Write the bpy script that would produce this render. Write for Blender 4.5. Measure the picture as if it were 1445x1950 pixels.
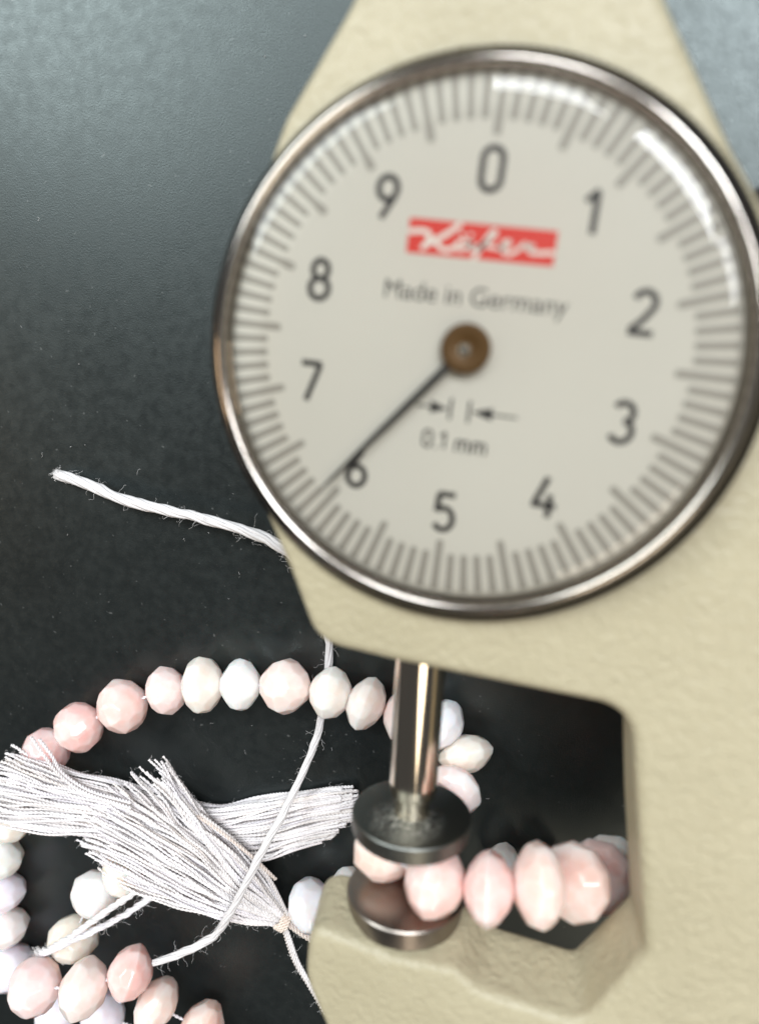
import bpy, bmesh, math, random
import numpy as np
from mathutils import Vector, Matrix, Quaternion

for o in list(bpy.data.objects):
    bpy.data.objects.remove(o)
SC = bpy.context.scene
COL = SC.collection
MM = 0.001                       # everything below is authored in millimetres
rng = random.Random(7)
nrg = np.random.default_rng(7)

# ------------------------------------------------------------------ camera
cam_d = bpy.data.cameras.new('camera')
cam = bpy.data.objects.new('camera', cam_d)
COL.objects.link(cam)
cam.matrix_world = Matrix(((0.97189, -0.08942, 0.21778, 5.775 * MM),
                           (0.04516, 0.97869, 0.20033, -0.992 * MM),
                           (-0.23105, -0.18486, 0.95522, 74.762 * MM),
                           (0, 0, 0, 1)))
cam_d.sensor_fit = 'HORIZONTAL'
cam_d.sensor_width = 36.0
cam_d.lens = 36.0 * 1408 / 1445
cam_d.clip_start = 0.002
cam_d.clip_end = 20.0
cam_d.dof.use_dof = True
cam_d.dof.focus_distance = 0.083
cam_d.dof.aperture_fstop = 24.0
SC.camera = cam

# ------------------------------------------------------------------ room light
w = bpy.data.worlds.new('World')
SC.world = w
w.use_nodes = True
bg = w.node_tree.nodes['Background']
bg.inputs[0].default_value = (0.95, 0.96, 1.0, 1)
bg.inputs[1].default_value = 0.065


def area(name, loc, target, sx, sy, watts, color):
    d = bpy.data.lights.new(name, 'AREA')
    d.shape = 'RECTANGLE'
    d.size, d.size_y = sx, sy
    d.energy = watts
    d.color = color
    o = bpy.data.objects.new(name, d)
    COL.objects.link(o)
    o.location = loc
    o.rotation_euler = (Vector(target) - Vector(loc)).to_track_quat('-Z', 'Y').to_euler()
    return o


area('window_light', (0.50, 0.64, 1.40), (0, 0, 0), 0.40, 0.46, 15, (0.92, 0.96, 1.0))
area('window_light', (0.02, 0.88, 1.34), (0, 0, 0), 0.34, 0.46, 8.5, (0.92, 0.96, 1.0))
area('window_light', (0.86, 0.40, 1.25), (0, 0, 0), 0.25, 0.46, 5, (0.95, 0.97, 1.0))
area('window_light', (-0.95, 0.80, 1.15), (0, 0, 0), 0.8, 0.8, 19, (0.90, 0.98, 1.0))
area('table_lamp', (-1.25, -0.15, 0.45), (0, 0, 0), 0.35, 0.35, 2.2, (1.0, 0.72, 0.45))
area('warm_fill_light', (0.55, -0.75, 1.25), (0, 0, 0), 0.6, 0.5, 5.0, (1.0, 0.86, 0.68))  # added warm fill from the lower right, no known ceiling lamp

SC.view_settings.view_transform = 'Standard'
SC.view_settings.look = 'None'
SC.view_settings.exposure = 0.0
SC.view_settings.gamma = 1.0
SC.view_settings.use_curve_mapping = False
SC.render.engine = 'CYCLES'
SC.cycles.use_denoising = True
SC.cycles.max_bounces = 10
SC.cycles.transparent_max_bounces = 16


# ------------------------------------------------------------------ materials
def mat(name):
    m = bpy.data.materials.new(name)
    m.use_nodes = True
    nt = m.node_tree
    return m, nt, nt.nodes['Principled BSDF'], nt.nodes['Material Output']


def node(nt, t, **kw):
    n = nt.nodes.new(t)
    for k, v in kw.items():
        setattr(n, k, v)
    return n


def noise(nt, scale, detail=3.0, rough=0.5, coord='Object', vec=None):
    n = node(nt, 'ShaderNodeTexNoise')
    n.inputs['Scale'].default_value = scale
    n.inputs['Detail'].default_value = detail
    n.inputs['Roughness'].default_value = rough
    if vec is None:
        tc = node(nt, 'ShaderNodeTexCoord')
        vec = tc.outputs[coord]
    nt.links.new(vec, n.inputs['Vector'])
    return n


def ramp(nt, src, stops):
    r = node(nt, 'ShaderNodeValToRGB')
    e = r.color_ramp.elements
    e[0].position, e[0].color = stops[0][0], stops[0][1]
    e[1].position, e[1].color = stops[-1][0], stops[-1][1]
    for p, c in stops[1:-1]:
        x = e.new(p)
        x.color = c
    nt.links.new(src, r.inputs[0])
    return r


def g(v):
    return (v, v, v, 1)


def bump(nt, src, strength, dist, normal=None):
    b = node(nt, 'ShaderNodeBump')
    b.inputs['Strength'].default_value = strength
    b.inputs['Distance'].default_value = dist
    nt.links.new(src, b.inputs['Height'])
    if normal is not None:
        nt.links.new(normal, b.inputs['Normal'])
    return b


def simple(name, col, rough=0.5, metal=0.0, spec=0.5):
    m, nt, p, out = mat(name)
    p.inputs['Base Color'].default_value = (*col, 1)
    p.inputs['Roughness'].default_value = rough
    p.inputs['Metallic'].default_value = metal
    p.inputs['Specular IOR Level'].default_value = spec
    return m


# black work mat: fine leathery grain, dust
M_MAT, nt, p, out = mat('black_mat')
n1 = noise(nt, 6500, 2.0, 0.6)
n2 = noise(nt, 900, 2.0, 0.5)
n3 = noise(nt, 45, 3.0, 0.55)
n4 = noise(nt, 2300, 0.0, 0.5)
r1 = ramp(nt, n3.outputs['Fac'], [(0.35, (0.0050, 0.0062, 0.0062, 1)), (0.68, (0.0085, 0.0104, 0.0104, 1))])
r4 = ramp(nt, n4.outputs['Fac'], [(0.83, g(0)), (0.88, g(1))])
mx = node(nt, 'ShaderNodeMixRGB')
nt.links.new(r4.outputs[0], mx.inputs[0])
nt.links.new(r1.outputs[0], mx.inputs[1])
mx.inputs[2].default_value = (0.06, 0.062, 0.06, 1)
nt.links.new(mx.outputs[0], p.inputs['Base Color'])
rr = ramp(nt, n2.outputs['Fac'], [(0.3, g(0.33)), (0.7, g(0.41))])
nt.links.new(rr.outputs[0], p.inputs['Roughness'])
p.inputs['Specular IOR Level'].default_value = 1.0
p.inputs['Specular Tint'].default_value = (0.88, 1.0, 0.985, 1)
b1 = bump(nt, n1.outputs['Fac'], 0.13, 0.00015)
b2 = bump(nt, n2.outputs['Fac'], 0.006, 0.0002, b1.outputs[0])
nt.links.new(b2.outputs[0], p.inputs['Normal'])

# hammered cream enamel
M_ENAMEL, nt, p, out = mat('cream_enamel')
n1 = noise(nt, 1500, 2.0, 0.5)
n1.inputs['Distortion'].default_value = 0.8
n2 = noise(nt, 420, 2.0, 0.5)
n3 = noise(nt, 70, 3.0, 0.55)
r = ramp(nt, n3.outputs['Fac'], [(0.3, (0.42, 0.374, 0.25, 1)), (0.7, (0.475, 0.425, 0.29, 1))])
nt.links.new(r.outputs[0], p.inputs['Base Color'])
p.inputs['Roughness'].default_value = 0.42
b1 = bump(nt, n1.outputs['Fac'], 0.55, 0.00035)
b2 = bump(nt, n2.outputs['Fac'], 0.14, 0.0006, b1.outputs[0])
nt.links.new(b2.outputs[0], p.inputs['Normal'])

# metals
M_CHROME, nt, p, out = mat('chrome')
p.inputs['Base Color'].default_value = (0.80, 0.77, 0.74, 1)
p.inputs['Metallic'].default_value = 1
n = noise(nt, 600, 3)
r = ramp(nt, n.outputs['Fac'], [(0.3, g(0.10)), (0.7, g(0.17))])
nt.links.new(r.outputs[0], p.inputs['Roughness'])

M_BEZEL = simple('worn_bezel_metal', (0.58, 0.53, 0.48), 0.14, 1.0)
M_STEM = simple('nickel_stem', (0.80, 0.71, 0.58), 0.13, 1.0)
M_KNURL = simple('dark_knurled_metal', (0.055, 0.047, 0.04), 0.42, 1.0)

M_DISC, nt, p, out = mat('gunmetal')
p.inputs['Metallic'].default_value = 1
p.inputs['Base Color'].default_value = (0.29, 0.255, 0.225, 1)
n = noise(nt, 900, 4, 0.6)
r = ramp(nt, n.outputs['Fac'], [(0.3, g(0.30)), (0.7, g(0.40))])
nt.links.new(r.outputs[0], p.inputs['Roughness'])

# scuffed contact disc: same metal with scratched, chipped patch round the neck
M_SCUFF, nt, p, out = mat('scuffed_gunmetal')
p.inputs['Metallic'].default_value = 1
tc = node(nt, 'ShaderNodeTexCoord')
ln = node(nt, 'ShaderNodeVectorMath', operation='LENGTH')
off = node(nt, 'ShaderNodeVectorMath', operation='ADD')
off.inputs[1].default_value = (0.0002, 0, -0.0016)
nt.links.new(tc.outputs['Object'], off.inputs[0])
nt.links.new(off.outputs[0], ln.inputs[0])
fall = ramp(nt, ln.outputs['Value'], [(0.0, g(1)), (0.0022, g(1)), (0.0042, g(0))])
mp = node(nt, 'ShaderNodeMapRange')
mp.inputs['From Min'].default_value = 0.0014
mp.inputs['From Max'].default_value = 0.0036
mp.inputs['To Min'].default_value = 1
mp.inputs['To Max'].default_value = 0
nt.links.new(ln.outputs['Value'], mp.inputs['Value'])
n = noise(nt, 2200, 4, 0.7)
n.inputs['Distortion'].default_value = 1.5
r = ramp(nt, n.outputs['Fac'], [(0.50, g(0)), (0.60, g(1))])
mu = node(nt, 'ShaderNodeMath', operation='MULTIPLY')
nt.links.new(r.outputs[0], mu.inputs[0])
nt.links.new(mp.outputs[0], mu.inputs[1])
mx = node(nt, 'ShaderNodeMixRGB')
nt.links.new(mu.outputs[0], mx.inputs[0])
mx.inputs[1].default_value = (0.17, 0.175, 0.16, 1)
mx.inputs[2].default_value = (0.60, 0.59, 0.53, 1)
nt.links.new(mx.outputs[0], p.inputs['Base Color'])
ro = node(nt, 'ShaderNodeMapRange')
ro.inputs['To Min'].default_value = 0.42
ro.inputs['To Max'].default_value = 0.75
nt.links.new(mu.outputs[0], ro.inputs['Value'])
nt.links.new(ro.outputs[0], p.inputs['Roughness'])
bb = bump(nt, mu.outputs[0], 0.6, 0.0001)
nt.links.new(bb.outputs[0], p.inputs['Normal'])

M_DIAL, nt, p, out = mat('dial_enamel')
n = noise(nt, 60, 2)
r = ramp(nt, n.outputs['Fac'], [(0.3, (0.555, 0.535, 0.47, 1)), (0.7, (0.58, 0.56, 0.495, 1))])
nt.links.new(r.outputs[0], p.inputs['Base Color'])
p.inputs['Roughness'].default_value = 0.55

M_INK = simple('black_ink', (0.022, 0.020, 0.018), 0.5)
M_TICK = simple('grey_ink', (0.29, 0.272, 0.235), 0.5)
M_RED = simple('red_print', (0.62, 0.035, 0.022), 0.5)
M_WHITE = simple('white_print', (0.70, 0.67, 0.60), 0.5)
M_BRASS = simple('dull_brass', (0.11, 0.055, 0.013), 0.42, 0.35)
M_PIN = simple('polished_pin', (0.85, 0.80, 0.70), 0.2, 1.0)
M_LEVER = simple('black_plastic', (0.02, 0.017, 0.016), 0.4)

# clear acrylic crystal: clear pass-through with a Fresnel reflection
M_CRYSTAL, nt, p, out = mat('clear_crystal')
nt.nodes.remove(p)
tr = node(nt, 'ShaderNodeBsdfTransparent')
tr.inputs[0].default_value = (0.97, 0.965, 0.95, 1)
gl = node(nt, 'ShaderNodeBsdfGlossy')
gl.inputs['Roughness'].default_value = 0.03
fr = node(nt, 'ShaderNodeFresnel')
fr.inputs['IOR'].default_value = 1.49
ms = node(nt, 'ShaderNodeMixShader')
nt.links.new(fr.outputs[0], ms.inputs[0])
nt.links.new(tr.outputs[0], ms.inputs[1])
nt.links.new(gl.outputs[0], ms.inputs[2])
nt.links.new(ms.outputs[0], out.inputs['Surface'])

# pink opal, tinted by each bead's own colour
M_OPAL, nt, p, out = mat('opal')
oi = node(nt, 'ShaderNodeObjectInfo')
tc = node(nt, 'ShaderNodeTexCoord')
cmb = node(nt, 'ShaderNodeVectorMath', operation='ADD')
sc_ = node(nt, 'ShaderNodeVectorMath', operation='SCALE')
sc_.inputs[0].default_value = (37, 91, 53)
nt.links.new(oi.outputs['Random'], sc_.inputs['Scale'])
nt.links.new(tc.outputs['Object'], cmb.inputs[0])
nt.links.new(sc_.outputs[0], cmb.inputs[1])
n1 = noise(nt, 1.7, 3, 0.55, vec=cmb.outputs[0])
n2 = noise(nt, 5.0, 4, 0.6, vec=cmb.outputs[0])
r1 = ramp(nt, n1.outputs['Fac'], [(0.45, g(0)), (0.72, g(0.5))])
mx = node(nt, 'ShaderNodeMixRGB')
nt.links.new(r1.outputs[0], mx.inputs[0])
nt.links.new(oi.outputs['Color'], mx.inputs[1])
mx.inputs[2].default_value = (0.97, 0.92, 0.90, 1)
hs = node(nt, 'ShaderNodeMixRGB', blend_type='MULTIPLY')
r2 = ramp(nt, n2.outputs['Fac'], [(0.30, (0.95, 0.91, 0.89, 1)), (0.6, g(1))])
hs.inputs[0].default_value = 0.8
nt.links.new(mx.outputs[0], hs.inputs[1])
nt.links.new(r2.outputs[0], hs.inputs[2])
nt.links.new(hs.outputs[0], p.inputs['Base Color'])
p.inputs['Subsurface Weight'].default_value = 1.0
p.inputs['Subsurface Radius'].default_value = (1.0, 0.72, 0.62)
p.inputs['Subsurface Scale'].default_value = 0.0026
p.inputs['Roughness'].default_value = 0.06
p.inputs['IOR'].default_value = 1.46


def yarn_mat(name, col):
    m, nt, p, out = mat(name)
    n = noise(nt, 350, 3)
    c2 = tuple(min(1, c * 1.12) for c in col)
    r = ramp(nt, n.outputs['Fac'], [(0.35, (*col, 1)), (0.65, (*c2, 1))])
    oi = node(nt, 'ShaderNodeObjectInfo')
    vr = ramp(nt, oi.outputs['Random'], [(0.0, (0.84, 0.81, 0.80, 1)), (0.35, (1, 0.99, 1, 1)), (0.7, (0.92, 0.90, 0.95, 1)), (1.0, (1, 0.95, 0.90, 1))])
    mm_ = node(nt, 'ShaderNodeMixRGB', blend_type='MULTIPLY')
    mm_.inputs[0].default_value = 1.0
    nt.links.new(r.outputs[0], mm_.inputs[1])
    nt.links.new(vr.outputs[0], mm_.inputs[2])
    nt.links.new(mm_.outputs[0], p.inputs['Base Color'])
    p.inputs['Roughness'].default_value = 0.38
    p.inputs['Sheen Weight'].default_value = 0.25
    p.inputs['Subsurface Weight'].default_value = 0.0
    return m


M_YARN = yarn_mat('silver_white_yarn', (0.82, 0.795, 0.785))
M_CORD = yarn_mat('white_cotton_cord', (0.80, 0.79, 0.79))
M_TAN = yarn_mat('cream_yarn', (0.74, 0.66, 0.59))
M_FUZZ = simple('cotton_fuzz', (0.74, 0.72, 0.71), 0.8)


# ------------------------------------------------------------------ mesh helpers
def link(name, me, parent=None, loc=(0, 0, 0)):
    o = bpy.data.objects.new(name, me)
    COL.objects.link(o)
    o.location = loc
    if parent is not None:
        o.parent = parent
    return o


def wloc(o):
    v = Vector((0, 0, 0))
    while o is not None:
        v += o.location
        o = o.parent
    return v


def mk(name, verts, faces, material, parent=None, smooth=True, sharp=None):
    """world-space millimetre vertices -> one mesh object with its origin at its middle"""
    v = np.asarray(verts, float) * MM
    c = (v.min(0) + v.max(0)) / 2
    me = bpy.data.meshes.new(name)
    me.from_pydata((v - c).tolist(), [], faces if isinstance(faces, list) else faces.tolist())
    me.materials.append(material)
    if smooth:
        me.shade_smooth()
        if sharp is not None:
            me.set_sharp_from_angle(angle=math.radians(sharp))
    pl = wloc(parent) if parent is not None else Vector((0, 0, 0))
    return link(name, me, parent, Vector(c) - pl)


def empty(name, loc):
    o = bpy.data.objects.new(name, None)
    o.empty_display_size = 0.003
    COL.objects.link(o)
    o.location = Vector(loc) * MM
    return o


def tag(o, label, cat, group=None):
    o['label'] = label
    o['category'] = cat
    if group:
        o['group'] = group
    return o


def catmull(pts, n=12):
    P = np.asarray(pts, float)
    P = np.vstack([2 * P[0] - P[1], P, 2 * P[-1] - P[-2]])
    out = []
    for i in range(1, len(P) - 2):
        t = np.linspace(0, 1, n, endpoint=False)[:, None]
        a, b, c, d = P[i - 1], P[i], P[i + 1], P[i + 2]
        out.append(0.5 * (2 * b + (c - a) * t + (2 * a - 5 * b + 4 * c - d) * t ** 2 + (3 * b - a - 3 * c + d) * t ** 3))
    out.append(P[-2][None])
    return np.vstack(out)


def resample(P, ds):
    P = np.asarray(P, float)
    s = np.concatenate([[0], np.cumsum(np.linalg.norm(np.diff(P, axis=0), axis=1))])
    n = max(3, int(s[-1] / ds) + 1)
    q = np.linspace(0, s[-1], n)
    return np.stack([np.interp(q, s, P[:, k]) for k in range(3)], 1), q


def frames(P):
    T = np.gradient(P, axis=0)
    T /= np.linalg.norm(T, axis=1)[:, None] + 1e-12
    up = np.array([0, 0, 1.0]) if abs(T[0][2]) < 0.9 else np.array([0, 1.0, 0])
    N = np.zeros_like(P)
    nv = up - T[0] * (up @ T[0])
    for i in range(len(P)):
        nv = nv - T[i] * (nv @ T[i])
        nv = nv / (np.linalg.norm(nv) + 1e-12)
        N[i] = nv
    return T, N, np.cross(T, N)


def sweep(C, N, B, rad, sides, base=0, caps=True):
    n = len(C)
    a = np.arange(sides) * 2 * np.pi / sides
    rad = np.broadcast_to(np.asarray(rad, float), (n,))
    V = C[:, None, :] + rad[:, None, None] * (np.cos(a)[None, :, None] * N[:, None, :] + np.sin(a)[None, :, None] * B[:, None, :])
    V = V.reshape(-1, 3)
    i = np.arange(n - 1)[:, None] * sides
    j = np.arange(sides)[None, :]
    k = (j + 1) % sides
    F = np.stack([i + j, i + k, i + sides + k, i + sides + j], -1).reshape(-1, 4) + base
    F = F.tolist()
    if caps:
        F.append([base + q for q in range(sides)][::-1])
        F.append([base + (n - 1) * sides + q for q in range(sides)])
    return V, F


class Geo:
    def __init__(s):
        s.v, s.f, s.n = [], [], 0

    def add(s, V, F):
        s.v.append(np.asarray(V, float))
        s.f += F
        s.n += len(V)

    def tube(s, P, rad, sides=8):
        P = np.asarray(P, float)
        T, N, B = frames(P)
        V, F = sweep(P, N, B, rad, sides, s.n)
        s.add(V, F)

    def yarn(s, P, R, r, pitch, plies=2, sides=5, per=7, phase=None, flat=1.0, prof=None):
        """plied yarn: helical plies round a path, so the twist is real relief"""
        Q, q = resample(P, pitch / per)
        T, N, B = frames(Q)
        ph0 = rng.uniform(0, 6.28) if phase is None else phase
        pr = np.ones(len(Q)) if prof is None else np.interp(q / q[-1], prof[0], prof[1])
        for k in range(plies):
            a = ph0 + 2 * np.pi * k / plies + 2 * np.pi * q / pitch
            C = Q + (R * pr)[:, None] * (np.cos(a)[:, None] * N * flat + np.sin(a)[:, None] * B)
            V, F = sweep(C, N, B, r * pr, sides, s.n)
            s.add(V, F)

    def box(s, x0, x1, y0, y1, z0, z1):
        V = [(x, y, z) for z in (z0, z1) for y in (y0, y1) for x in (x0, x1)]
        b = s.n
        F = [[0, 2, 3, 1], [4, 5, 7, 6], [0, 1, 5, 4], [2, 6, 7, 3], [0, 4, 6, 2], [1, 3, 7, 5]]
        s.add(V, [[b + i for i in f] for f in F])

    def lathe(s, prof, center, axis='z', n=64, close=False):
        """prof: list of (radius, height)"""
        prof = list(prof)
        V = []
        for k in range(n):
            a = 2 * math.pi * k / n
            for r_, h_ in prof:
                if axis == 'z':
                    V.append((center[0] + r_ * math.cos(a), center[1] + r_ * math.sin(a), center[2] + h_))
                else:                               # axis along -y (h positive = down the stem)
                    V.append((center[0] + r_ * math.cos(a), center[1] - h_, center[2] + r_ * math.sin(a)))
        m = len(prof)
        b = s.n
        F = []
        for k in range(n):
            k2 = (k + 1) % n
            for i in range(m - 1):
                F.append([b + k * m + i, b + k2 * m + i, b + k2 * m + i + 1, b + k * m + i + 1])
            if close:
                F.append([b + k * m + m - 1, b + k2 * m + m - 1, b + k2 * m, b + k * m])
        s.add(V, F)

    def build(s, name, material, parent=None, smooth=True, sharp=None):
        return mk(name, np.vstack(s.v), s.f, material, parent, smooth, sharp)


# ------------------------------------------------------------------ the mat
G = Geo()
n = 24
xs = np.linspace(-260, 260, n)
V = [(x, y, 0.0) for y in xs for x in xs]
F = [[j * n + i, j * n + i + 1, (j + 1) * n + i + 1, (j + 1) * n + i] for j in range(n - 1) for i in range(n - 1)]
G.add(V, F)
G.box(-260, 260, -260, 260, -3.0, -0.01)
m_ = G.build('work_mat', M_MAT)
m_['kind'] = 'structure'
m_['label'] = 'matt black work mat with a fine grain'

# ------------------------------------------------------------------ thickness gauge
gauge = empty('thickness_gauge', (0, 0, 0))
tag(gauge, 'cream enamel dial thickness gauge clamping a pink bead between round metal discs', 'thickness gauge')
ZF, ZM, ZB = 25.0, 19.5, 18.5


def fillet_poly(pts, step=0.45):
    """pts: (x, y, corner radius, draft) -> dense closed outline with (x, y, draft)"""
    out = []
    n = len(pts)
    for i in range(n):
        p0, p1, p2 = pts[i - 1], pts[i], pts[(i + 1) % n]
        a, b, c = np.array(p0[:2]), np.array(p1[:2]), np.array(p2[:2])
        r = p1[2]
        d1, d2 = (a - b) / np.linalg.norm(a - b), (c - b) / np.linalg.norm(c - b)
        ang = math.acos(max(-1, min(1, float(d1 @ d2))))
        if r <= 0 or ang > math.pi - 0.02:
            out.append((b[0], b[1], p1[3]))
            continue
        t = r / math.tan(ang / 2)
        t = min(t, 0.48 * np.linalg.norm(a - b), 0.48 * np.linalg.norm(c - b))
        s, e = b + d1 * t, b + d2 * t
        k = max(4, int(t * 2 / step))
        for j in range(k + 1):
            u = j / k
            q = (1 - u) ** 2 * s + 2 * u * (1 - u) * b + u * u * e
            out.append((q[0], q[1], p1[3]))
    # subdivide long straight runs
    res = []
    for i in range(len(out)):
        a, b = np.array(out[i]), np.array(out[(i + 1) % len(out)])
        L = np.linalg.norm((b - a)[:2])
        k = max(1, int(L / 1.2))
        for j in range(k):
            res.append(a + (b - a) * j / k)
    return np.array(res)


# outline of the front face, counter-clockwise, (x, y, corner radius, draft towards the mid plane)
OUT = [(-4.5, 31, 4, .3), (-9.0, 21.0, 8, .3), (-13.3, 14.4, 6, .3), (-16.2, 7.0, 8, .3), (-16.6, -4.0, 8, .3), (-15.3, -10.2, 6, .3),
       (-12.4, -16.2, 0, .3), (-10.0, -21.9, 3.2, .3), (-3.6, -22.6, 0, .2), (12.7, -23.7, 3.0, .2),
       (14.1, -32.6, 0, .4), (15.7, -42.3, 1.6, .5), (11.9, -49.5, 2.0, .9), (4.2, -48.7, 2.4, .9),
       (2.3, -47.3, 1.2, .9), (-2.9, -47.4, 0, .7), (-9.9, -46.0, 1.8, .6), (-10.2, -51.5, 6, .4), (-6.2, -60, 6, .3), (24, -62, 8, .3),
       (28, -50, 6, .3), (27, -12, 8, .3), (21, 2.5, 5, .3), (16.4, 9.3, 3, .3), (14.6, 12.0, 4, .3), (10.0, 20.0, 8, .3), (5.2, 31, 4, .3)]
O = fillet_poly(OUT)
P2 = O[:, :2]
Tn = np.roll(P2, -1, 0) - np.roll(P2, 1, 0)
Tn /= np.linalg.norm(Tn, axis=1)[:, None]
Nn = np.stack([Tn[:, 1], -Tn[:, 0]], 1)
area2 = np.sum(P2[:, 0] * np.roll(P2[:, 1], -1) - np.roll(P2[:, 0], -1) * P2[:, 1])
if area2 < 0:
    Nn = -Nn
rings = []
RB = 0.9                                             # rounding of the casting's edges
dr = O[:, 2]


def ring(off, z):
    q = P2 + Nn * np.asarray(off).reshape(-1, 1)
    rings.append(np.column_stack([q, np.full(len(q), z)]))


for a in np.linspace(math.pi / 2, 0, 6):            # front edge rounding
    ring(-RB + RB * math.cos(a) + 0 * dr, ZF - RB + RB * math.sin(a))
for t in (0.3, 0.6, 0.85, 1.0):
    ring(dr * t, ZF - RB + (ZB + 0.6 - ZF + RB) * t)
for a in np.linspace(0, math.pi / 2, 5)[1:]:
    ring(dr - 0.6 + 0.6 * math.cos(a), ZB + 0.6 - 0.6 * math.sin(a))
nr = len(P2)
V = np.vstack(rings)
F = []
for i in range(len(rings) - 1):
    for j in range(nr):
        k = (j + 1) % nr
        F.append([i * nr + j, i * nr + k, (i + 1) * nr + k, (i + 1) * nr + j][::-1])
F.append(list(range(nr)))
F.append([(len(rings) - 1) * nr + j for j in range(nr)][::-1])
frame_o = mk('frame', V, F, M_ENAMEL, gauge, True, 32)

G = Geo()
G.lathe([(0.01, 0), (10.0, 0), (11, 1.0), (11.6, 19.0), (0.01, 19.0)], (0.5, 0, 0), n=64)
G.build('rear_housing', M_ENAMEL, gauge, True, 35)

# bosses cast on the back of the plate for the anvil and the stem
G = Geo()
G.lathe([(0.01, 46.9), (4.0, 46.9), (4.2, 47.2), (4.4, 54), (3.6, 55), (0.01, 55)], (-3.0, 0, ZM), 'y', 48)
G.build('anvil_boss', M_ENAMEL, gauge, True, 30)
G = Geo()
G.lathe([(0.01, 8), (3.6, 8), (3.6, 20.3), (3.2, 20.8), (0.01, 20.8)], (-2.87, 0, ZM - .4), 'y', 48)
G.build('stem_boss', M_ENAMEL, gauge, True, 30)

# bezel: knurled skirt and polished crown
G = Geo()
crown = [(16.55, 1.0), (16.55, 1.75), (16.62, 2.0), (16.76, 2.16), (16.95, 2.2), (17.12, 2.14), (17.26, 1.98), (17.32, 1.8), (17.34, 1.6)]
G.lathe(crown, (0.12, -0.22, ZF), n=160)
bez = G.build('bezel', M_BEZEL, gauge)
G = Geo()
nk = 220
V, F = [], []
for k in range(nk * 2):
    a = math.pi * k / nk
    d = 0.11 if k % 2 else 0.0
    for r_, h_ in ((17.30, 1.72), (17.55 - d * .3, 1.64), (18.0 - d, 1.20), (18.32 - d, 0.35), (18.2, 0.10), (16.2, 0.1)):
        V.append((r_ * math.cos(a) + 0.16, r_ * math.sin(a) - 0.28, ZF + h_))
for k in range(nk * 2):
    k2 = (k + 1) % (nk * 2)
    for i in range(5):
        F.append([k * 6 + i, k2 * 6 + i, k2 * 6 + i + 1, k * 6 + i + 1])
G.add(V, F)
G.build('knurled_ring', M_KNURL, bez)

# dial plate and its print
ZD = 26.5
th = math.atan2(0.07307, 0.99733)                  # the dial is turned a little in its bezel
ct, st = math.cos(th), math.sin(th)


def dw(x, y, z=0.0):
    return (x * ct + y * st, -x * st + y * ct, ZD + z)


G = Geo()
G.lathe([(0.01, 0), (6, 0), (12, 0), (16.6, 0), (16.6, -0.5), (0.01, -0.5)], (0, 0, ZD), n=96)
dial = G.build('dial_plate', M_DIAL, gauge, True, 30)
# inner wall between dial and bezel
G = Geo()
G.lathe([(16.5, -0.1), (16.42, 0.12), (16.30, 0.14), (16.30, 0.03)], (0.1, -0.15, ZD), n=96)
G.build('dial_rim', M_BEZEL, dial)


def tick_mesh(r0, r1, wd):
    me = bpy.data.meshes.new('graduation_mark')
    V, F = [], []
    hw = wd / 2
    pts = [(-hw, r0 + hw * .6), (-hw * .6, r0), (hw * .6, r0), (hw, r0 + hw * .6), (hw * 1.12, r1), (-hw * 1.12, r1)]
    for z in (0.0, 0.02):
        V += [(x * MM, y * MM, z * MM) for x, y in pts]
    m = len(pts)
    F.append(list(range(m, 2 * m)))
    for i in range(m):
        j = (i + 1) % m
        F.append([i, j, m + j, m + i])
    me.from_pydata(V, [], F)
    me.materials.append(M_TICK)
    return me


TL, TS = tick_mesh(12.65, 16.15, 0.48), tick_mesh(13.55, 16.15, 0.48)
dl = wloc(dial)
for i in range(100):
    a = -2 * math.pi * i / 100 - th
    o = link('graduation_mark', TL if i % 5 == 0 else TS, dial)
    o.location = Vector((0, 0, (ZD + 0.012) * MM)) - dl
    o.rotation_euler = (0, 0, a)


def text_mesh(name, s, height, sx, cx, cy, material, parent, bold=0.0, z=0.012, align='CENTER'):
    cu = bpy.data.curves.new(name, 'FONT')
    cu.body = s
    cu.size = 1.0
    cu.align_x = 'LEFT'
    cu.offset = bold
    cu.extrude = 0.0
    to = bpy.data.objects.new(name + '_tmp', cu)
    COL.objects.link(to)
    bpy.context.view_layer.update()
    dg = bpy.context.evaluated_depsgraph_get()
    me = bpy.data.meshes.new_from_object(to.evaluated_get(dg))
    bpy.data.objects.remove(to)
    co = np.empty(len(me.vertices) * 3)
    me.vertices.foreach_get('co', co)
    co = co.reshape(-1, 3)
    lo, hi = co.min(0), co.max(0)
    capref = 0.73
    k = height / capref
    x = (co[:, 0] - (lo[0] + hi[0]) / 2) * k * sx + cx
    y = (co[:, 1] - capref / 2) * k + cy
    W = np.array([dw(a, b, z) for a, b in zip(x, y)]) * MM
    c = (W.min(0) + W.max(0)) / 2
    me.vertices.foreach_set('co', (W - c).ravel())
    me.materials.clear()
    me.materials.append(material)
    me.name = name
    o = link(name, me, parent, Vector(c) - wloc(parent))
    return o




def ribbon(G, P, wd, z, taper=False):
    P = np.asarray(P, float)
    T = np.gradient(P, axis=0)
    T /= np.linalg.norm(T, axis=1)[:, None]
    nn = np.stack([-T[:, 1], T[:, 0]], 1)
    b = G.n
    wv = np.full(len(P), wd / 2)
    if taper:
        wv[0] *= .5
        wv[-1] *= .5
    L, R_ = P + nn * wv[:, None], P - nn * wv[:, None]
    m = len(P)
    G.add([dw(x, y, z) for x, y in R_] + [dw(x, y, z) for x, y in L],
          [[b + i, b + i + 1, b + m + i + 1, b + m + i] for i in range(m - 1)])


def arc(cx, cy, rx, ry, a0, a1, n=20):
    t = np.radians(np.linspace(a0, a1, n))
    return [(cx + rx * math.cos(q), cy + ry * math.sin(q)) for q in t]


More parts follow.
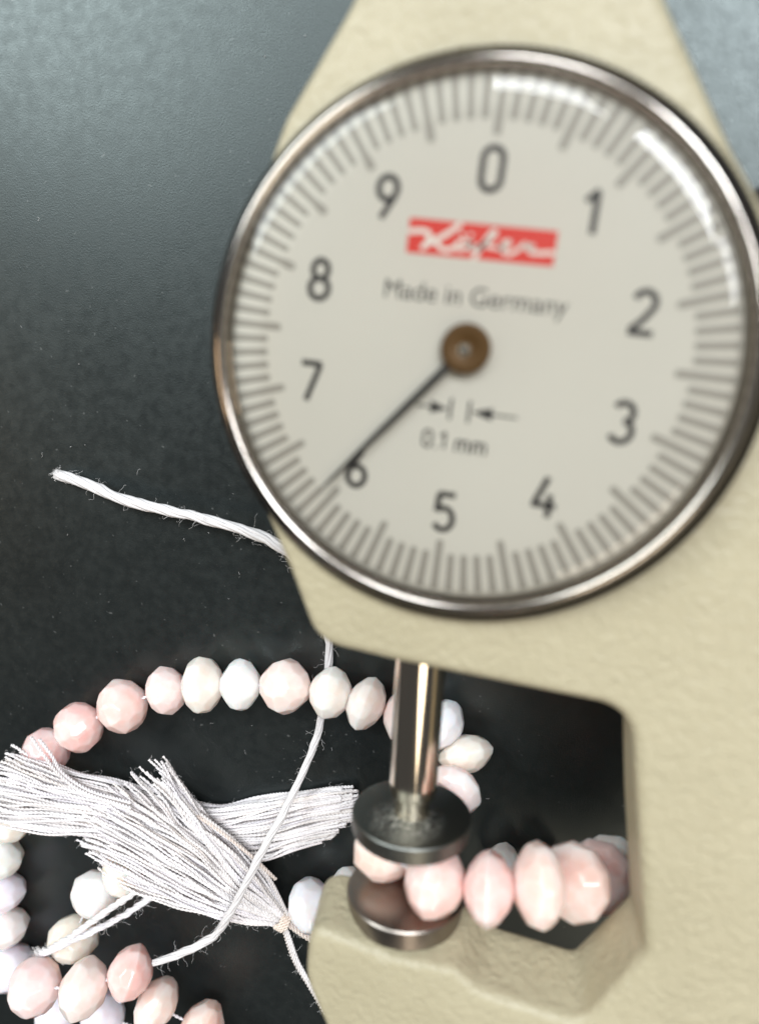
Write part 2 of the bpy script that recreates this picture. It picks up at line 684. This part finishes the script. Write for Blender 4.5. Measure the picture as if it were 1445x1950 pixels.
DIGIT = {'0': [arc(0, .24, .25, .26, 0, 180) + arc(0, -.24, .25, .26, 180, 360) + [(.25, .24), (.25, .28)]],
         '1': [[(-.20, .26), (.09, .52)], [(.06, .5), (.06, -.5)]],
         '2': [arc(0, .24, .25, .26, 165, -28) + [(.0, -.2), (-.27, -.46)], [(-.3, -.5), (.3, -.5)]],
         '3': [arc(-.02, .25, .24, .25, 150, -80), arc(-.02, -.22, .27, .28, 85, -155)],
         '4': [[(.02, .54), (-.27, -.22)], [(-.33, -.22), (.32, -.22)], [(.13, .08), (.13, -.54)]],
         '5': [[(.25, .5), (-.22, .5)], [(-.19, .5), (-.22, 0.0)], arc(-.01, -.19, .26, .31, 140, -150)],
         '6': [[(.12, .53), (-.06, .22), (-.2, -.02)], arc(0, -.22, .25, .28, 0, 370, 30)],
         '7': [[(-.29, .5), (.29, .5)], [(.26, .5), (-.08, -.53)]],
         '8': [arc(0, .26, .21, .24, 0, 370, 28), arc(0, -.23, .26, .27, 0, 370, 28)],
         '9': [[(-.12, -.53), (.06, -.22), (.2, .02)], arc(0, .22, .25, .28, 0, 370, 30)],
         '.': [[(-.07, -.5), (.07, -.5)]],
         'm': [[(-.38, .14), (-.38, -.56)], arc(-.19, -.08, .19, .2, 180, 0) + [(0, -.56)], arc(.19, -.08, .19, .2, 180, 0) + [(.38, -.56)]]}


def stroke_text(name, s_, height, cx, cy, weight, adv, parent, material):
    G = Geo()
    x = -sum(adv[c] for c in s_) / 2
    for c in s_:
        x += adv[c] / 2
        if c in DIGIT:
            for k, P in enumerate(DIGIT[c]):
                P = np.array([(cx + (x + u) * height, cy + v * height) for u, v in P])
                # even steps so ends stay square
                if len(P) == 2:
                    P = np.array([P[0] * (1 - t) + P[1] * t for t in np.linspace(0, 1, 6)])
                ribbon(G, P, weight * height, 0.012 + 0.004 * k)
        x += adv[c] / 2
    return G.build(name, material, parent, False)


for i in range(10):
    a = 2 * math.pi * i / 10
    stroke_text('numeral', str(i), 2.42, 10.75 * math.sin(a), 10.75 * math.cos(a), .165, {str(i): 0.8}, dial, M_INK)
text_mesh('lettering', 'Made in Germany', 1.22, 0.97, 0.0, 3.25, M_INK, dial, 0.0)
stroke_text('lettering', '0.1 mm', 1.08, 0.0, -6.0, .15, {'0': .78, '.': .3, '1': .62, ' ': .35, 'm': 1.02}, dial, M_INK)

# measuring symbol: two bars with arrows
G = Geo()
for x0, x1, y0, y1 in ((-0.62, -0.44, -4.6, -3.2), (0.60, 0.78, -4.65, -3.22), (-2.8, -1.6, -3.99, -3.85), (2.0, 3.8, -3.99, -3.85)):
    b = G.n
    G.add([dw(x0, y0, .012), dw(x1, y0, .012), dw(x1, y1, .012), dw(x0, y1, .012)], [[b, b + 1, b + 2, b + 3]])
for tip, back in ((-0.68, -1.85), (0.84, 2.2)):
    b = G.n
    q = [dw(tip, -3.92, .014), dw(back, -3.92 + .42, .014), dw(back, -3.92 - .42, .014)]
    G.add(q, [[b, b + 1, b + 2] if tip > 0 else [b, b + 2, b + 1]])
G.build('arrow_symbol', M_INK, dial, False)

# red name plate print with white script
G = Geo()
G.add([dw(-4.7, 5.5, .010), dw(4.5, 5.45, .010), dw(4.5, 7.5, .010), dw(-4.7, 7.6, .010)], [[0, 1, 2, 3]])
logo = G.build('red_logo', M_RED, dial, False)
G = Geo()


def stroke(pts, wd):
    ribbon(G, catmull2(pts), wd, 0.016 + 0.003 * (len(G.v) % 7), True)


def catmull2(pts):
    return catmull([(x, y, 0) for x, y in pts], 8)[:, :2]


stroke([(-4.7, 6.75), (-4.2, 6.85), (-3.6, 6.85), (-3.3, 6.6), (-3.5, 6.1), (-3.75, 5.75)], .34)           # K, entry stroke and stem
stroke([(-3.5, 6.05), (-2.9, 6.4), (-2.2, 6.85), (-1.4, 7.5)], .34)                                     # K arm through the top edge
stroke([(-2.9, 6.4), (-2.6, 6.0), (-2.1, 5.85), (-1.6, 6.1)], .30)                                      # K leg
stroke([(-0.7, 6.45), (-1.2, 6.5), (-1.55, 6.2), (-1.3, 5.95), (-0.8, 6.2), (-0.65, 6.45), (-0.7, 6.05), (-0.3, 6.0)], .26)   # a
stroke([(-1.35, 6.8), (-1.2, 6.95)], .24)
stroke([(-0.8, 6.8), (-0.65, 6.95)], .24)
stroke([(-0.3, 6.0), (0.3, 6.5), (0.75, 7.05), (0.6, 7.2), (0.2, 6.6), (-0.3, 5.6), (-0.5, 5.35)], .27)        # f
stroke([(-0.4, 6.25), (0.4, 6.3), (1.1, 6.2)], .22)
stroke([(1.1, 6.2), (1.6, 6.45), (1.7, 6.65), (1.35, 6.6), (1.25, 6.2), (1.7, 5.95), (2.3, 6.25)], .26)        # e
stroke([(2.3, 6.25), (2.6, 6.6), (2.75, 6.45), (3.1, 6.55), (3.0, 6.2), (3.5, 6.15), (4.5, 6.25)], .28)        # r and tail
G.build('script_lettering', M_WHITE, logo, False)

# pointer
G = Geo()
pa = math.radians(219.3)
px, py = math.sin(pa), math.cos(pa)
qx, qy = py, -px
Zp = 0.68
b = 0
V = []
for z in (Zp - .1, Zp + .06):
    for d, hw in ((0.6, .27), (7.5, .21), (12.6, .10), (13.4, .04)):
        V.append(dw(px * d + qx * hw, py * d + qy * hw, z))
        V.append(dw(px * d - qx * hw, py * d - qy * hw, z))
F = []
for k in range(3):
    t = 8 + 2 * k
    F.append([t, t + 1, t + 3, t + 2])
    F.append([2 * k, 2 * k + 2, 2 * k + 3, 2 * k + 1])
    F.append([2 * k, t, t + 2, 2 * k + 2])
    F.append([2 * k + 1, 2 * k + 3, t + 3, t + 1])
F += [[0, 1, 9, 8], [6, 14, 15, 7]]
G.add(V, F)
ptr = G.build('pointer', M_INK, gauge, False)
G = Geo()
G.lathe([(1.5, -0.35), (1.58, -0.2), (1.58, 0.12), (1.45, 0.3), (0.62, 0.34), (0.5, 0.28)], (0, 0, ZD + Zp), n=40)
G.lathe([(0.5, 0.28), (0.01, 0.26)], (0, 0, ZD + Zp), n=40)
hub = G.build('hub', M_BRASS, ptr, True, 35)
G = Geo()
G.lathe([(0.40, 0.25), (0.40, 0.50), (0.30, 0.60), (0.01, 0.63)], (-0.05, -0.1, ZD + Zp), n=28)
G.lathe([(0.40, -1.2), (0.40, 0.25)], (-0.05, -0.1, ZD + Zp), n=28)
G.build('arbor_pin', M_PIN, hub, True, 35)

# crystal
G = Geo()
prof = [(16.62, 0.6), (16.6, 1.15), (16.5, 1.5), (16.28, 1.85), (15.95, 2.10), (15.5, 2.24), (14.9, 2.30), (12, 2.33), (8, 2.36), (4, 2.38), (0.01, 2.39)]
G.lathe(prof, (0.10, -0.18, ZF + 0.6), n=160)
G.build('crystal', M_CRYSTAL, gauge)

# stem, neck and the two contact discs
AX = (-2.87, 0, ZM)
G = Geo()
G.lathe([(0.01, 18), (2.0, 18), (2.0, 35.7), (1.9, 36.15), (1.45, 36.2), (0.01, 36.2)], AX, 'y', 48)
stem = G.build('stem', M_STEM, gauge, True, 30)
G = Geo()
G.lathe([(1.45, 36.15), (1.42, 36.9), (1.5, 37.9)], AX, 'y', 40)
G.build('neck', M_STEM, stem)


def disc(y0, y1, x, material, label):
    G = Geo()
    t = y1 - y0
    G.lathe([(0.01, 0), (4.72, 0), (4.9, .06), (5.0, .2), (5.0, t - .2), (4.9, t - .06), (4.72, t), (0.01, t)], (x, -y0, ZM), 'y', 96)
    o = G.build('contact_disc', material, gauge, True, 25)
    o['label'] = label
    return o


disc(37.87, 39.45, -2.87, M_SCUFF, 'upper dark metal disc with scuffs round the stem')
disc(45.35, 47.2, -3.0, M_DISC, 'lower polished dark metal anvil disc')
G = Geo()
G.lathe([(2.5, 21.5), (2.5, 23.2), (2.35, 23.4), (2.02, 23.4)], AX, 'y', 48)
G.build('guide_bush', M_CHROME, gauge, True, 30)
# end of the lifting lever behind the right shoulder
G = Geo()
P = catmull([(14, 7, 17.5), (17.5, 9.3, 17.5), (20.5, 11.0, 17.5), (24, 12, 17.5)], 8)
G.tube(P, np.linspace(1.5, 2.2, len(P)), 16)
G.build('lifting_lever', M_LEVER, gauge)


# ------------------------------------------------------------------ beads
def bead_mesh(seed):
    """faceted rondelle: the soft intersection of ground facets, so the edges are worn round"""
    r = random.Random(seed)
    n = r.choice((9, 10, 10, 11))
    ph = r.uniform(0, 6.28)
    pointy = r.random() < 0.4
    pl = []

    def facet(lat, az, d):
        la, a_ = math.radians(lat), az
        pl.append((math.sin(la) / d, math.cos(la) * math.cos(a_) / d, math.cos(la) * math.sin(a_) / d))

    j = lambda q: r.uniform(-q, q)
    for sg in (-1, 1):
        for k in range(n):
            a_ = ph + 2 * math.pi * k / n
            if pointy:
                facet(sg * (19 + j(2)), a_ + j(.04), 0.470 + j(.006))
            else:
                facet(sg * (13 + j(2)), a_ + j(.04), 0.487 + j(.006))
            facet(sg * (43 + j(3)), a_ + math.pi / n + j(.06), 0.455 + j(.008))
        m = n // 2 + 1
        for k in range(m):
            facet(sg * (64 + j(4)), ph + 2 * math.pi * k / m + j(.1), 0.462 + j(.008))
        facet(sg * 90, 0, 0.475)
    pl = np.array(pl)
    bm = bmesh.new()
    bmesh.ops.create_icosphere(bm, subdivisions=5, radius=1.0)
    me = bpy.data.meshes.new('bead')
    bm.to_mesh(me)
    bm.free()
    co = np.empty(len(me.vertices) * 3)
    me.vertices.foreach_get('co', co)
    u = co.reshape(-1, 3)
    t = np.maximum(u @ pl.T, 0)
    rad = (t ** 200).sum(1) ** (-1 / 200.0)
    me.vertices.foreach_set('co', (u * rad[:, None]).ravel())
    me.shade_smooth()
    me.materials.append(M_OPAL)
    return me


BM = [bead_mesh(s) for s in range(9)]
TINT = dict(pink=(0.95, 0.60, 0.565), rose=(0.96, 0.64, 0.57), peach=(0.95, 0.65, 0.575), blush=(0.96, 0.74, 0.70),
            cream=(0.95, 0.83, 0.75), white=(0.95, 0.90, 0.87), ice=(0.88, 0.85, 0.91), peachwhite=(0.96, 0.78, 0.70))
bc = [0]


def strand(label, beads, lead=(), tail=(), thread_r=0.18):
    base = empty('bead_strand', (beads[0][0], beads[0][1], 0))
    tag(base, label, 'bead strand')
    P = [Vector(b[:3]) for b in beads]
    full = [Vector(q) for q in lead] + P + [Vector(q) for q in tail]
    for i, b in enumerate(beads):
        if len(b) > 6:
            t = Vector(b[6])
        else:
            a = full[max(0, i + len(lead) - 1)]
            c = full[min(len(full) - 1, i + len(lead) + 1)]
            t = c - a
        o = link('bead', BM[bc[0] % len(BM)], base, P[i] * MM - base.location)
        bc[0] += 1
        q = Vector((1, 0, 0)).rotation_difference(t.normalized())
        q = q @ Quaternion((1, 0, 0), rng.uniform(0, 6.28))
        o.rotation_mode = 'QUATERNION'
        o.rotation_quaternion = q
        d, L = b[3], b[4]
        o.scale = (L * 1.06 * MM, d * MM, d * rng.uniform(.97, 1.03) * MM)
        c = TINT[b[5]]
        k = rng.uniform(0.96, 1.04)
        o.color = (min(1, c[0] * k), c[1] * k * rng.uniform(.97, 1.03), c[2] * k, 1)
    G = Geo()
    G.yarn(catmull([tuple(q) for q in full], 10), thread_r * .5, thread_r * .62, 1.1, 2, 5, 6)
    G.build('thread', M_CORD, base)
    return base


A_BEADS = [(-51.08, -49.83, 3.00, 5.9, 5.6, 'pink'), (-46.39, -45.76, 3.00, 5.9, 6.0, 'pink'), (-40.38, -42.03, 3.10, 6.3, 5.8, 'rose'),
           (-34.82, -39.33, 2.80, 5.57, 4.5, 'blush'), (-30.12, -37.78, 3.10, 6.12, 4.5, 'cream'), (-25.62, -37.19, 2.90, 5.64, 4.5, 'white'),
           (-20.23, -36.43, 3.20, 6.11, 5.7, 'blush'), (-15.00, -36.37, 3.30, 5.74, 4.6, 'cream'), (-11.04, -37.03, 3.20, 6.02, 4.1, 'cream', (1, -.28, 0)),
           (-6.96, -37.81, 3.00, 5.81, 4.2, 'blush'), (-2.69, -38.15, 3.10, 5.5, 4.2, 'ice'), (-0.02, -40.9, 3.4, 5.70, 3.9, 'peachwhite', (.3, -.7, .35)),
           (-0.6, -42.9, 7.2, 5.6, 4.0, 'blush', (-.25, -.25, .9)), (-2.1, -43.0, 11.1, 5.6, 4.1, 'pink', (-.35, 0, .9)), (-4.0, -42.9, 14.7, 5.5, 4.2, 'rose', (-.35, 0, .9)),
           (-5.0, -42.6, 18.7, 5.8, 4.3, 'peach', (.4, 0, .9)), (-0.25, -42.42, 21.6, 5.86, 4.9, 'pink', (.95, 0, .25)), (4.1, -41.8, 22.0, 5.7, 4.0, 'pink', (1, .06, 0)),
           (7.9, -41.2, 21.2, 6.2, 4.1, 'peach', (1, -.1, -.35)), (10.9, -43.0, 17.6, 6.2, 4.2, 'peach'), (13.2, -45.0, 13.6, 6.3, 4.2, 'pink'),
           (14.9, -46.9, 9.6, 6.3, 4.3, 'blush')]
strand('pink and white faceted opal strand rising from the mat into the gauge jaws', A_BEADS, [(-55.5, -55.0, 2.6)], [(16.0, -48.0, 5.5), (18.0, -50.0, 3.0)])
strand('bluish white opal bead strand lying under the gauge arm beside the tassel knot',
       [(-16.51, -63.31, 3.10, 6.1, 5.2, 'ice'), (-11.87, -60.66, 3.00, 5.8, 4.7, 'white'), (-7.6, -58.6, 3.0, 5.7, 4.5, 'white')], [(-19.0, -65.4, 2.8)], [(-3.5, -57.2, 2.9)])
strand('white opal bead strand on the mat behind the clamped pink beads',
       [(4.75, -53.9, 3.0, 5.5, 4.3, 'white'), (9.0, -54.2, 2.8, 5.4, 4.2, 'white')], [(3.6, -53.9, 2.9)], [(13, -54.5, 2.9)])
strand('column of white and lavender opal beads running out from under the fringe ends',
       [(-57.4, -60.4, 3.1, 6.5, 5.4, 'cream'), (-59.33, -66.40, 3.1, 6.4, 5.2, 'white'), (-59.03, -71.46, 3.0, 6.2, 4.9, 'ice'), (-58.97, -76.6, 3.1, 6.6, 5.2, 'white'),
        (-58.2, -82.6, 3.2, 6.5, 5.8, 'ice')], [(-56, -55.5, 2.8)], [(-56, -88, 2.5)])
strand('white and cream opal beads lying under the pair of tie cords',
       [(-40.9, -64.6, 2.9, 5.8, 4.4, 'cream', (.9, .7, 0)), (-44.93, -68.28, 3.1, 6.1, 5.0, 'white'), (-48.3, -75.6, 3.1, 6.4, 5.6, 'peachwhite', (-.3, -1, 0))],
       [(-38, -62, 2.5)], [(-50.5, -80.5, 2.6)])
strand('pale lavender beads half hidden below the front pink beads',
       [(-51.43, -87.58, 3.0, 6.2, 5.4, 'ice'), (-44.5, -86.69, 3.0, 6.2, 5.6, 'ice')], [(-56, -88.6, 2.6)], [(-39.0, -87.5, 2.6)])
strand('pink and peach opal beads piled on top beside the thick cord end',
       [(-49.9, -78.2, 8.6, 6.6, 6.4, 'blush', (.9, .35, 0)), (-43.0, -76.6, 8.6, 6.7, 5.4, 'blush', (1, .1, 0)), (-38.0, -74.9, 6.6, 6.3, 5.2, 'pink'),
        (-35.3, -79.8, 5.4, 6.3, 4.8, 'peachwhite', (1, -.5, 0)), (-29.7, -82.8, 4.4, 6.5, 5.2, 'rose')],
       [(-51, -88.0, 3), (-52.2, -82.8, 6.5)], [(-25, -85, 3.4)])

# ------------------------------------------------------------------ yarn tassels and cords
FZ = {}


def fuzz(geo, P, count, length=1.2, spread=0.35, rad=0.012):
    P = np.asarray(P, float)
    for _ in range(count):
        i = rng.randrange(1, len(P) - 1)
        t = P[i + 1] - P[i - 1]
        t = t / (np.linalg.norm(t) + 1e-9)
        d = nrg.normal(size=3)
        d -= t * (d @ t) * 0.5
        d[2] = abs(d[2]) * .6
        d /= np.linalg.norm(d)
        L = length * rng.uniform(.4, 1.5)
        q = P[i] + d * spread * .6
        pts = [q]
        m = 9
        for k in range(m):
            d = d + nrg.normal(size=3) * 0.55
            d /= np.linalg.norm(d)
            q = q + d * L / m
            q = np.array([q[0], q[1], max(q[2], 0.06)])
            pts.append(q)
        geo.tube(np.array(pts), rad, 3)


def guide_threads(guides, count, layers, thick, jitter, zmin=0.25):
    """threads that follow a fan of guide curves; each a path of its own"""
    Gd = np.array([catmull(g_, 8) for g_ in guides])
    m = Gd.shape[1]
    out = []
    for k in range(count):
        s = (k + rng.uniform(-.5, .5)) / (count - 1)
        s = min(1, max(0, s)) * (len(guides) - 1)
        i = min(int(s), len(guides) - 2)
        u = s - i
        P = Gd[i] * (1 - u) + Gd[i + 1] * u
        lay = k % layers
        z = (lay / max(1, layers - 1) - 0.5) * thick
        ph = nrg.uniform(0, 6.28, 4)
        tt = np.linspace(0, 1, m)
        if k % 9 == 0 or k == 0:
            cph = nrg.uniform(0, 6.28, 3)
            camp = rng.uniform(.5, 1.3)
        wob = np.sin(tt * 5 + ph[0]) * .35 + np.sin(tt * 12 + ph[1]) * .2 + camp * np.sin(tt * 4 + cph[0]) * .6 + camp * .4 * np.sin(tt * 9 + cph[1]) + .13 * np.sin(tt * 27 + ph[2]) + .10 * np.sin(tt * 41 + ph[3])
        wob2 = np.sin(tt * 4 + ph[2]) * .5 + np.sin(tt * 9 + ph[3]) * .25
        Q = P.copy()
        T = np.gradient(P[:, :2], axis=0)
        T /= np.linalg.norm(T, axis=1)[:, None]
        env = np.minimum(1, tt * 5)
        Q[:, 0] += -T[:, 1] * wob * jitter * env
        Q[:, 1] += T[:, 0] * wob * jitter * env
        Q[:, 2] += (z + wob2 * jitter * .5) * np.minimum(1, .25 + tt * 3)
        Q[:, 2] = np.maximum(Q[:, 2], zmin)
        out.append(Q)
    return out


TASSEL_A = [
    [(-20.1, -67.0, 2.8), (-24.3, -66.6, 3.6), (-29.4, -66.3, 4.2), (-35.5, -65.7, 4.4), (-40.5, -64.7, 4.2), (-43.8, -62.7, 4.0)],
    [(-20.2, -66.6, 2.8), (-24.6, -65.5, 3.6), (-29.7, -64.1, 4.2), (-36.1, -61.8, 4.4), (-42.2, -60.4, 4.2), (-46.1, -60.3, 4.0)],
    [(-20.3, -66.3, 2.8), (-25.0, -64.1, 3.6), (-30.0, -61.3, 4.2), (-36.0, -58.6, 4.4), (-41.7, -56.7, 4.2), (-46.1, -55.6, 4.0)],
    [(-20.3, -66.2, 2.8), (-24.6, -63.0, 3.6), (-29.4, -59.0, 4.2), (-34.0, -56.1, 4.4), (-38.5, -54.3, 4.2), (-42.8, -52.5, 4.0)],
    [(-20.1, -65.8, 2.8), (-23.7, -62.1, 3.6), (-27.0, -57.9, 4.2), (-30.6, -54.3, 4.4), (-33.3, -51.3, 4.2), (-37.1, -48.4, 4.0)],
    [(-19.8, -65.5, 2.8), (-22.4, -61.1, 3.6), (-25.4, -57.2, 4.2), (-28.9, -54.0, 4.4), (-31.7, -51.3, 4.2), (-34.6, -47.3, 4.0)]]
TASSEL_B = [
    [(-12.0, -48.4, 1.2), (-17.1, -49.9, 1.2), (-23.4, -52.1, 1.4), (-30.0, -54.7, 1.6), (-36.4, -53.7, 2.4), (-42.7, -52.5, 3.6), (-47.2, -51.1, 5.2), (-50.6, -49.2, 6.2), (-53.8, -48.3, 6.2)],
    [(-11.8, -50.0, 1.2), (-17.0, -52.0, 1.2), (-23.3, -54.5, 1.4), (-30.0, -56.4, 1.6), (-36.4, -55.6, 2.4), (-42.7, -54.7, 3.6), (-48.0, -53.1, 5.2), (-52.2, -51.6, 6.2), (-57.3, -51.5, 6.2)],
    [(-12.4, -52.6, 1.2), (-16.9, -54.0, 1.2), (-23.3, -56.6, 1.4), (-30.0, -57.8, 1.6), (-36.5, -56.8, 2.4), (-42.8, -56.3, 3.6), (-48.8, -55.7, 5.2), (-53.9, -55.8, 6.2), (-59.9, -55.8, 6.2)],
    [(-15.0, -55.5, 1.2), (-18.8, -57.3, 1.2), (-23.3, -59.4, 1.4), (-30.0, -59.2, 1.6), (-36.5, -58.6, 2.4), (-42.9, -58.8, 3.6), (-47.5, -58.3, 5.2), (-52.6, -57.8, 6.2), (-59.3, -58.2, 6.2)]]


def yarn_part(P, parent, material, R=0.115, r=0.15, pitch=0.8):
    G = Geo()
    G.yarn(P, R, r, pitch, 2, 4, 6)
    return G.build('thread', material, parent)


def tassel(name, label, guides, count, layers, thick, jitter, trim, extra=(), zmin=0.25, fz=1500):
    base = empty(name, (guides[0][0][0], guides[0][0][1], 0))
    tag(base, label, 'tassel')
    F_ = Geo()
    for P in guide_threads(guides, count, layers, thick, jitter, zmin):
        n = len(P)
        a, b = int(rng.uniform(0, trim[0]) * n), n - int(rng.uniform(0, trim[1]) * n)
        P = P[a:b]
        k_ = rng.uniform(.8, 1.2)
        yarn_part(P, base, M_YARN, .070 * k_, .115 * k_, .85 * rng.uniform(.75, 1.5))
        fuzz(F_, P, fz // count, 1.1, .3)
        fuzz(F_, np.vstack([P[-2:] * 1.0, P[-1:] + (P[-1:] - P[-3:-2]) * .4]), 1, .7, .15)
    for pts, m in extra:
        P = catmull(pts, 8)
        yarn_part(P, base, m)
        fuzz(F_, P, 6, 1.0, .3)
    fo = F_.build('fuzz', M_FUZZ, base)
    fo['kind'] = 'stuff'
    return base


tb = tassel('yarn_bundle', 'flat bundle of white threads with cut ends reaching towards the upper disc', TASSEL_B, 140, 7, 1.9, 0.7, (.07, .12),
            [([(-38.0, -53.4, 5.5), (-44.0, -52.3, 5.8), (-47.0, -50.3, 6.2), (-48.5, -48.0, 6.6), (-50.2, -45.8, 6.6)], M_YARN),
             ([(-38.0, -52.7, 5.5), (-43.3, -51.9, 5.8), (-46.5, -50.0, 6.2), (-47.5, -47.8, 6.6), (-49.1, -45.9, 6.6)], M_YARN)])
ta = tassel('tassel', 'fanned white thread tassel tied with a knot beside the gauge arm', TASSEL_A, 185, 7, 2.0, 0.55, (0.0, .22),
            [([(-33.1, -52.3, 4.6), (-28.4, -54.0, 4.8), (-23.8, -56.7, 4.8), (-20.5, -59.9, 4.2)], M_TAN),
             ([(-29.8, -53.0, 4.6), (-25.2, -55.8, 4.6), (-21.6, -59.9, 4.0), (-19.3, -65.2, 3.2)], M_YARN)], zmin=.4)
# the knot: turns of yarn round the neck, and the bunches leaving it
G = Geo()
kc = np.array([-20.0, -66.35, 2.75])
kd = np.array([0.86, -0.42, -0.1])
kd /= np.linalg.norm(kd)
ku = np.array([0, 0, 1.0])
ku -= kd * (ku @ kd)
ku /= np.linalg.norm(ku)
kv = np.cross(kd, ku)
t = np.linspace(0, 2 * math.pi * 4, 120)
turn = kc + kd * ((t / t[-1] - .5) * 1.1)[:, None] + 1.05 * np.cos(t)[:, None] * ku * 1.0 + 1.1 * np.sin(t)[:, None] * kv
G.yarn(turn, .12, .15, .8, 2, 5, 6)
G.build('knot', M_TAN, ta)
F_ = Geo()
for pts in ([(-20.7, -66.2, 2.9), (-19.4, -66.4, 2.9), (-17.7, -67.5, 2.6), (-15.8, -68.8, 2.2), (-13.6, -70.2, 2.0)],
            [(-20.6, -66.3, 2.9), (-19.9, -67.6, 2.8), (-18.7, -72.1, 2.2), (-16.8, -75.7, 1.8), (-14.8, -79.2, 1.5)]):
    for k in range(5):
        o_ = nrg.normal(size=3) * np.array([.35, .35, .25])
        P = catmull([np.array(q) + o_ * min(1, .3 + .5 * i) for i, q in enumerate(pts)], 8)
        yarn_part(P, ta, M_YARN if k % 2 else M_TAN, .13, .16, .95)
        fuzz(F_, P, 14, .9, .3)
fo = F_.build('fuzz', M_FUZZ, ta)
fo['kind'] = 'stuff'


def cord(label, pts, R, r, pitch, plies, prof, fz, material=M_CORD, group=None):
    base = empty('cord', (pts[0][0], pts[0][1], 0))
    tag(base, label, 'cord', group)
    P = catmull(pts, 10)
    G = Geo()
    if prof is None:
        prof = ([0, 1], [1, 1])
    xx = np.linspace(0, 1, 60)
    prof = (xx, np.interp(xx, *prof) * (1 + .09 * nrg.normal(size=60)))
    P = P + nrg.normal(size=P.shape) * np.array([.05, .05, .02])
    P[:, 2] = np.maximum(P[:, 2], .5)
    G.yarn(P, R, r, pitch, plies, 7, 16, prof=prof)
    G.build('plied_cord', material, base)
    F_ = Geo()
    fuzz(F_, P, fz, 1.7, R * .5)
    fuzz(F_, np.vstack([P[-4:], P[-1:] + (P[-1:] - P[-4:-3]) * .4]), 60, .9, R, .02)
    fo = F_.build('fuzz', M_FUZZ, base)
    fo['kind'] = 'stuff'
    return base


CORD = [(-35.1, -73.1, 6.2), (-31.5, -71.3, 5.5), (-28.2, -69.1, 4.6), (-26.1, -65.6, 5.6), (-23.8, -60.6, 6.6), (-21.5, -55.2, 6.4), (-19.4, -50.3, 4.2), (-18.3, -47.0, 1.6),
        (-17.3, -43.7, .75), (-16.8, -40.8, .6), (-16.3, -36.5, .55), (-16.1, -31.8, .8), (-17.7, -25.4, 1.5), (-19.8, -21.9, 2.6), (-21.0, -20.6, 3.2), (-24.9, -19.4, 3.2),
        (-30.0, -18.6, 2.8), (-35.3, -18.2, 2.2), (-40.7, -17.5, 1.8), (-45.4, -16.3, 1.2), (-49.7, -15.5, .75)]
cord('thick white cord crossing the tassel, passing below the gauge to a frayed free end', CORD, .31, .21, 17.0, 6,
     ([0, .3, .5, .62, .78, .785, .80, 1], [.85, .9, .9, 1.1, 1.15, .95, 1.2, 1.25]), 300)
cord('white tie cord of a close pair, the one touching the white bead', [(-37.8, -65.2, 3.5), (-39.6, -66.3, 5.2), (-41.9, -67.9, 6.6), (-45.5, -71.2, 6.9), (-49.1, -74.3, 6.7), (-51.4, -75.8, 6.2)],
     .22, .20, 5.0, 4, None, 60, group='pair of tie cords')
cord('white tie cord of a close pair, the one facing the piled pink beads', [(-36.2, -66.0, 3.2), (-39.1, -68.3, 4.4), (-41.2, -69.5, 5.6), (-43.8, -70.9, 6.6), (-47.7, -73.5, 6.9), (-51.0, -75.9, 6.4)],
     .22, .20, 5.0, 4, None, 90, group='pair of tie cords')

# specks of lint on the mat
G = Geo()
for _ in range(60):
    x, y = rng.uniform(-62, 18), rng.uniform(-62, 30)
    fuzz(G, [(x, y, .05), (x + .1, y, .05), (x + .2, y, .05)], 1, rng.uniform(.2, .8), .05, .013)
lo = G.build('lint', M_FUZZ)
lo['kind'] = 'stuff'
tag(lo, 'tiny stray white fibres and dust on the black mat', 'lint')
